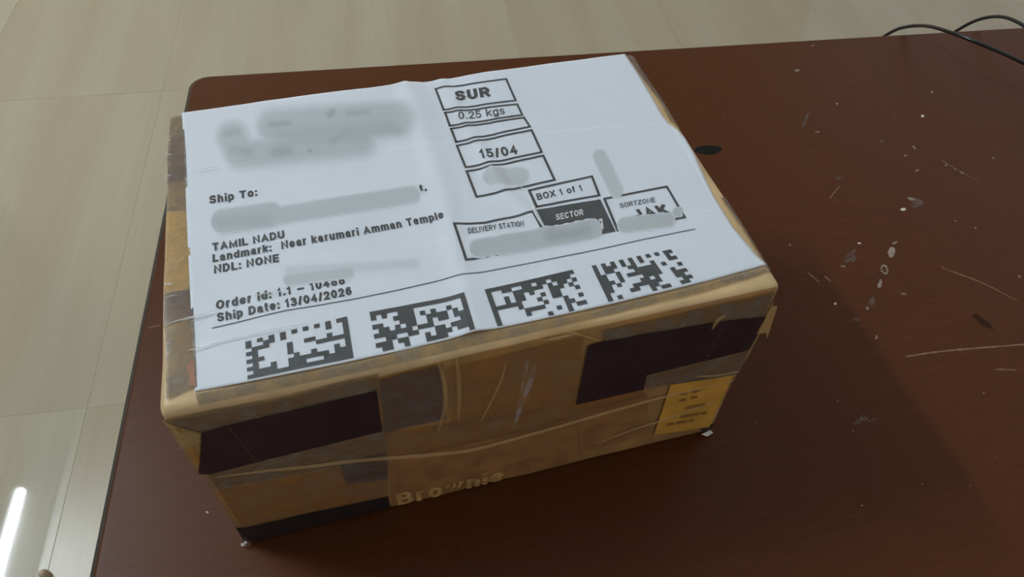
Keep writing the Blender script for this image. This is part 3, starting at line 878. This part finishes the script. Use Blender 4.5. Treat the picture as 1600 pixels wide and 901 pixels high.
for (pts, wpx, ht) in [([(300, 272), (322, 268), (346, 263.5)], 1.4, .0003), ([(302, 275), (325, 271.5), (350, 267)], 1.0, .0003),
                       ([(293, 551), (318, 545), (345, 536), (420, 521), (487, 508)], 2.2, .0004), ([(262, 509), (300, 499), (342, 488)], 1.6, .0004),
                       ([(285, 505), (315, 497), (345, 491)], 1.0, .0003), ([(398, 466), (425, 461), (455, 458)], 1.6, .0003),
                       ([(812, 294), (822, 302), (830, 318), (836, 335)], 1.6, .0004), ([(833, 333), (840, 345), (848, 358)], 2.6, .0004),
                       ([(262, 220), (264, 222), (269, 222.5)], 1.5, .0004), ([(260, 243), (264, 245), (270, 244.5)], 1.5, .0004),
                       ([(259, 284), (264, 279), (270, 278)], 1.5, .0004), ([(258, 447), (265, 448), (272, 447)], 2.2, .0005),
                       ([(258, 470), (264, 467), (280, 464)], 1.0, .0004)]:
    ridge('tape_wrinkle', pts, wpx * .5, M_GLINT, PT, ht, lift=.0009)  # raised wrinkles, their bright glint painted in near-white
# creases on the front tape
for (pts, wpx, ht) in [([(335, 742), (400, 733), (480, 724), (560, 714), (690, 703), (745, 695), (850, 667), (1000, 625), (1090, 604), (1160, 588)], 4.2, .0012),
                       ([(930, 690), (985, 668), (1050, 648), (1100, 630), (1125, 622)], 3.0, .0008),
                       ([(1085, 585), (1120, 583), (1155, 577)], 2.4, .0007),
                       ([(683, 560), (692, 590), (694, 630), (682, 672)], 3.2, .0008), ([(712, 556), (716, 600), (715, 655)], 3.0, .0007),
                       ([(790, 560), (781, 590), (762, 630), (748, 656)], 2.2, .0006),
                       ([(872, 503), (900, 492), (940, 484), (985, 473)], 2.4, .0006),
                       ([(800, 525), (850, 512), (880, 508), (905, 520), (940, 530)], 2.2, .0006),
                       ([(1110, 512), (1120, 497), (1132, 490)], 4.0, .0007), ([(1188, 560), (1198, 520), (1212, 470)], 3.0, .0008)]:
    ridge('tape_crease', pts, wpx * .95, M_CREASE, PF, ht * .8, lift=.0009)
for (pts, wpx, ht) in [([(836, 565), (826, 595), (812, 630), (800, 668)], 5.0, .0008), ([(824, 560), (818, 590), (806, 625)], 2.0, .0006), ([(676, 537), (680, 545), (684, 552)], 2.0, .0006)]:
    ridge('painted_glint', pts, wpx * 1.1, M_GLINT_F, PF, ht)  # highlight streaks of the front tape, painted as pale ridges
# perforation stitches on the dark bands
for (a, b, n) in (((357, 662), (406, 722), 13), ((1126, 508), (1098, 562), 9)):
    bm = bmesh.new()
    for k in range(n):
        t0, t1 = k / n, (k + .28) / n
        p = PF(a[0] + (b[0] - a[0]) * t0, a[1] + (b[1] - a[1]) * t0)
        q = PF(a[0] + (b[0] - a[0]) * t1, a[1] + (b[1] - a[1]) * t1)
        wd = Vector((.00016, 0, .00006))
        V = [bm.verts.new(wrap(clampb(c), .0013)) for c in (p - wd, p + wd, q + wd, q - wd)]
        bm.faces.new(V)
    from_bm('perforation', bm, M_CREASE, pc)
# worn lettering at the bottom of the front
text('Brownie', (622, 788), (786, 749), (617.5, 769), M_TAN, .20, .0005, PF, pc, 'carton_lettering')
for (x0, y0, x1, y1) in [(1040, 660, 1052, 658), (1056, 657, 1072, 654.5), (1076, 654, 1082, 653), (1062, 648, 1090, 643), (1093, 643, 1103, 641),
                         (1062, 612, 1072, 610), (1060, 622, 1070, 620), (1080, 608, 1092, 606), (1078, 618, 1088, 616), (1070, 634, 1100, 628)]:
    front('worn_print', [(x0, y0 - 2), (x1, y1 - 2), (x1 - .5, y1 + 1.5), (x0 - .5, y0 + 1.5)], M_WORN, .0014)
# lifted tape flap at the right corner, torn scraps at the bottom corners
bm = bmesh.new()
fl = [clampb(PF(1204, 478)), clampb(PF(1180, 518)), clampb(PF(1190, 514))]
tip = clampb(PF(1197, 521)) + Vector((.0025, -.0025, 0))
edge = Vector((BW + .0012, -.0008, fl[0].z))
V = [bm.verts.new(q) for q in (fl[0] + Vector((0, -.0006, 0)), fl[1] + Vector((0, -.0014, 0)), fl[2] + Vector((.001, -.0022, 0)), tip, edge)]
bm.faces.new((V[0], V[1], V[2])); bm.faces.new((V[0], V[2], V[3], V[4]))
o = from_bm('tape_flap', bm, M_CREASE, pc)
md = o.modifiers.new('thickness', 'SOLIDIFY'); md.thickness = .0003
def scrap(px, py, s, seed, name='torn_scrap'):
    rng = random.Random(seed)
    c = PZ(px, py, .002)
    bm = bmesh.new()
    ctr = bm.verts.new(c + Vector((0, 0, .0015)))
    ring = []
    for k in range(10):
        a = 2 * math.pi * k / 10
        rr = s * rng.uniform(.25, 1.15)
        ring.append(bm.verts.new(c + Vector((rr * math.cos(a), rr * .6 * math.sin(a), rng.uniform(-.0015, .0015)))))
    for k in range(10): bm.faces.new((ctr, ring[k], ring[(k + 1) % 10]))
    o = from_bm(name, bm, M_SCRAP, pc)
    md = o.modifiers.new('thickness', 'SOLIDIFY'); md.thickness = .0002
scrap(1107, 675, .0036, 3)
scrap(382, 850, .0017, 5)
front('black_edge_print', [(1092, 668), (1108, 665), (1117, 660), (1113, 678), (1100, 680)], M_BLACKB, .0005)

# ------------------------------------------------------------------ cables at the back edge of the table
def cable(pts, r, label, extra):
    P = [Vector(e) for e in extra] + [PZ(x, y, z) for (x, y, z) in pts]
    bm = bmesh.new()
    Q = catmull(P, 24)
    out, acc = [Q[0]], 0.0
    for a, b in zip(Q[:-1], Q[1:]):                  # even spacing, then relax the bends
        acc += (b - a).length
        if acc > .004: out.append(b); acc = 0.0
    for _ in range(10):
        out = [out[0]] + [out[i] * .5 + (out[i - 1] + out[i + 1]) * .25 for i in range(1, len(out) - 1)] + [out[-1]]
    tube(bm, out, r, 12)
    o = from_bm('cable', bm, M_CABLE, None, True)
    return tag(o, label, 'cable', None)
e0 = PZ(1392, 49, -.012)
cable([(1392, 49.5, -.010), (1412, 42.2, .002), (1432, 39.6, .010), (1450, 40.4, .020), (1472, 46, .030), (1514, 61, .038), (1560, 80, .037), (1602, 99, .033), (1680, 140, .020), (1760, 178, .006), (1900, 230, .0022)],
      .00145, 'black cable arching over the back table edge, nearer the parcel', [e0 + Vector((-.01, .09, -.36)), e0 + Vector((-.012, .045, -.14)), e0 + Vector((-.010, .016, -.04))])
e1 = PZ(1504, 42, -.012)
cable([(1503, 42.5, -.010), (1516, 35, -.002), (1532, 28.2, .005), (1556, 24.2, .013), (1578, 28, .020), (1602, 41, .024), (1660, 78, .022), (1740, 120, .006), (1900, 190, .0022)],
      .00145, 'black cable loop at the top right, farther from the parcel', [e1 + Vector((-.01, .09, -.36)), e1 + Vector((-.012, .045, -.14)), e1 + Vector((-.010, .016, -.04))])

# ------------------------------------------------------------------ small beige peg on the floor
c = PZ(72, 899, FLOOR_Z)
bm = bmesh.new()
prof = [(0.0, 0), (.0046, 0), (.0048, .002), (.0044, .006), (.0036, .009), (.002, .0108), (0.0004, .0113)]
rings = []
for (r, z) in prof[1:]:
    rings.append([bm.verts.new(c + Vector((r * math.cos(2 * math.pi * k / 16), r * math.sin(2 * math.pi * k / 16), z))) for k in range(16)])
for a, b in zip(rings[:-1], rings[1:]):
    for k in range(16): bm.faces.new((a[k], a[(k + 1) % 16], b[(k + 1) % 16], b[k]))
bm.faces.new(rings[0][::-1]); bm.faces.new(rings[-1])
tag(from_bm('floor_peg', bm, M_BEIGE, None, True), 'tiny beige rounded peg on the floor tiles beside the table', 'peg')
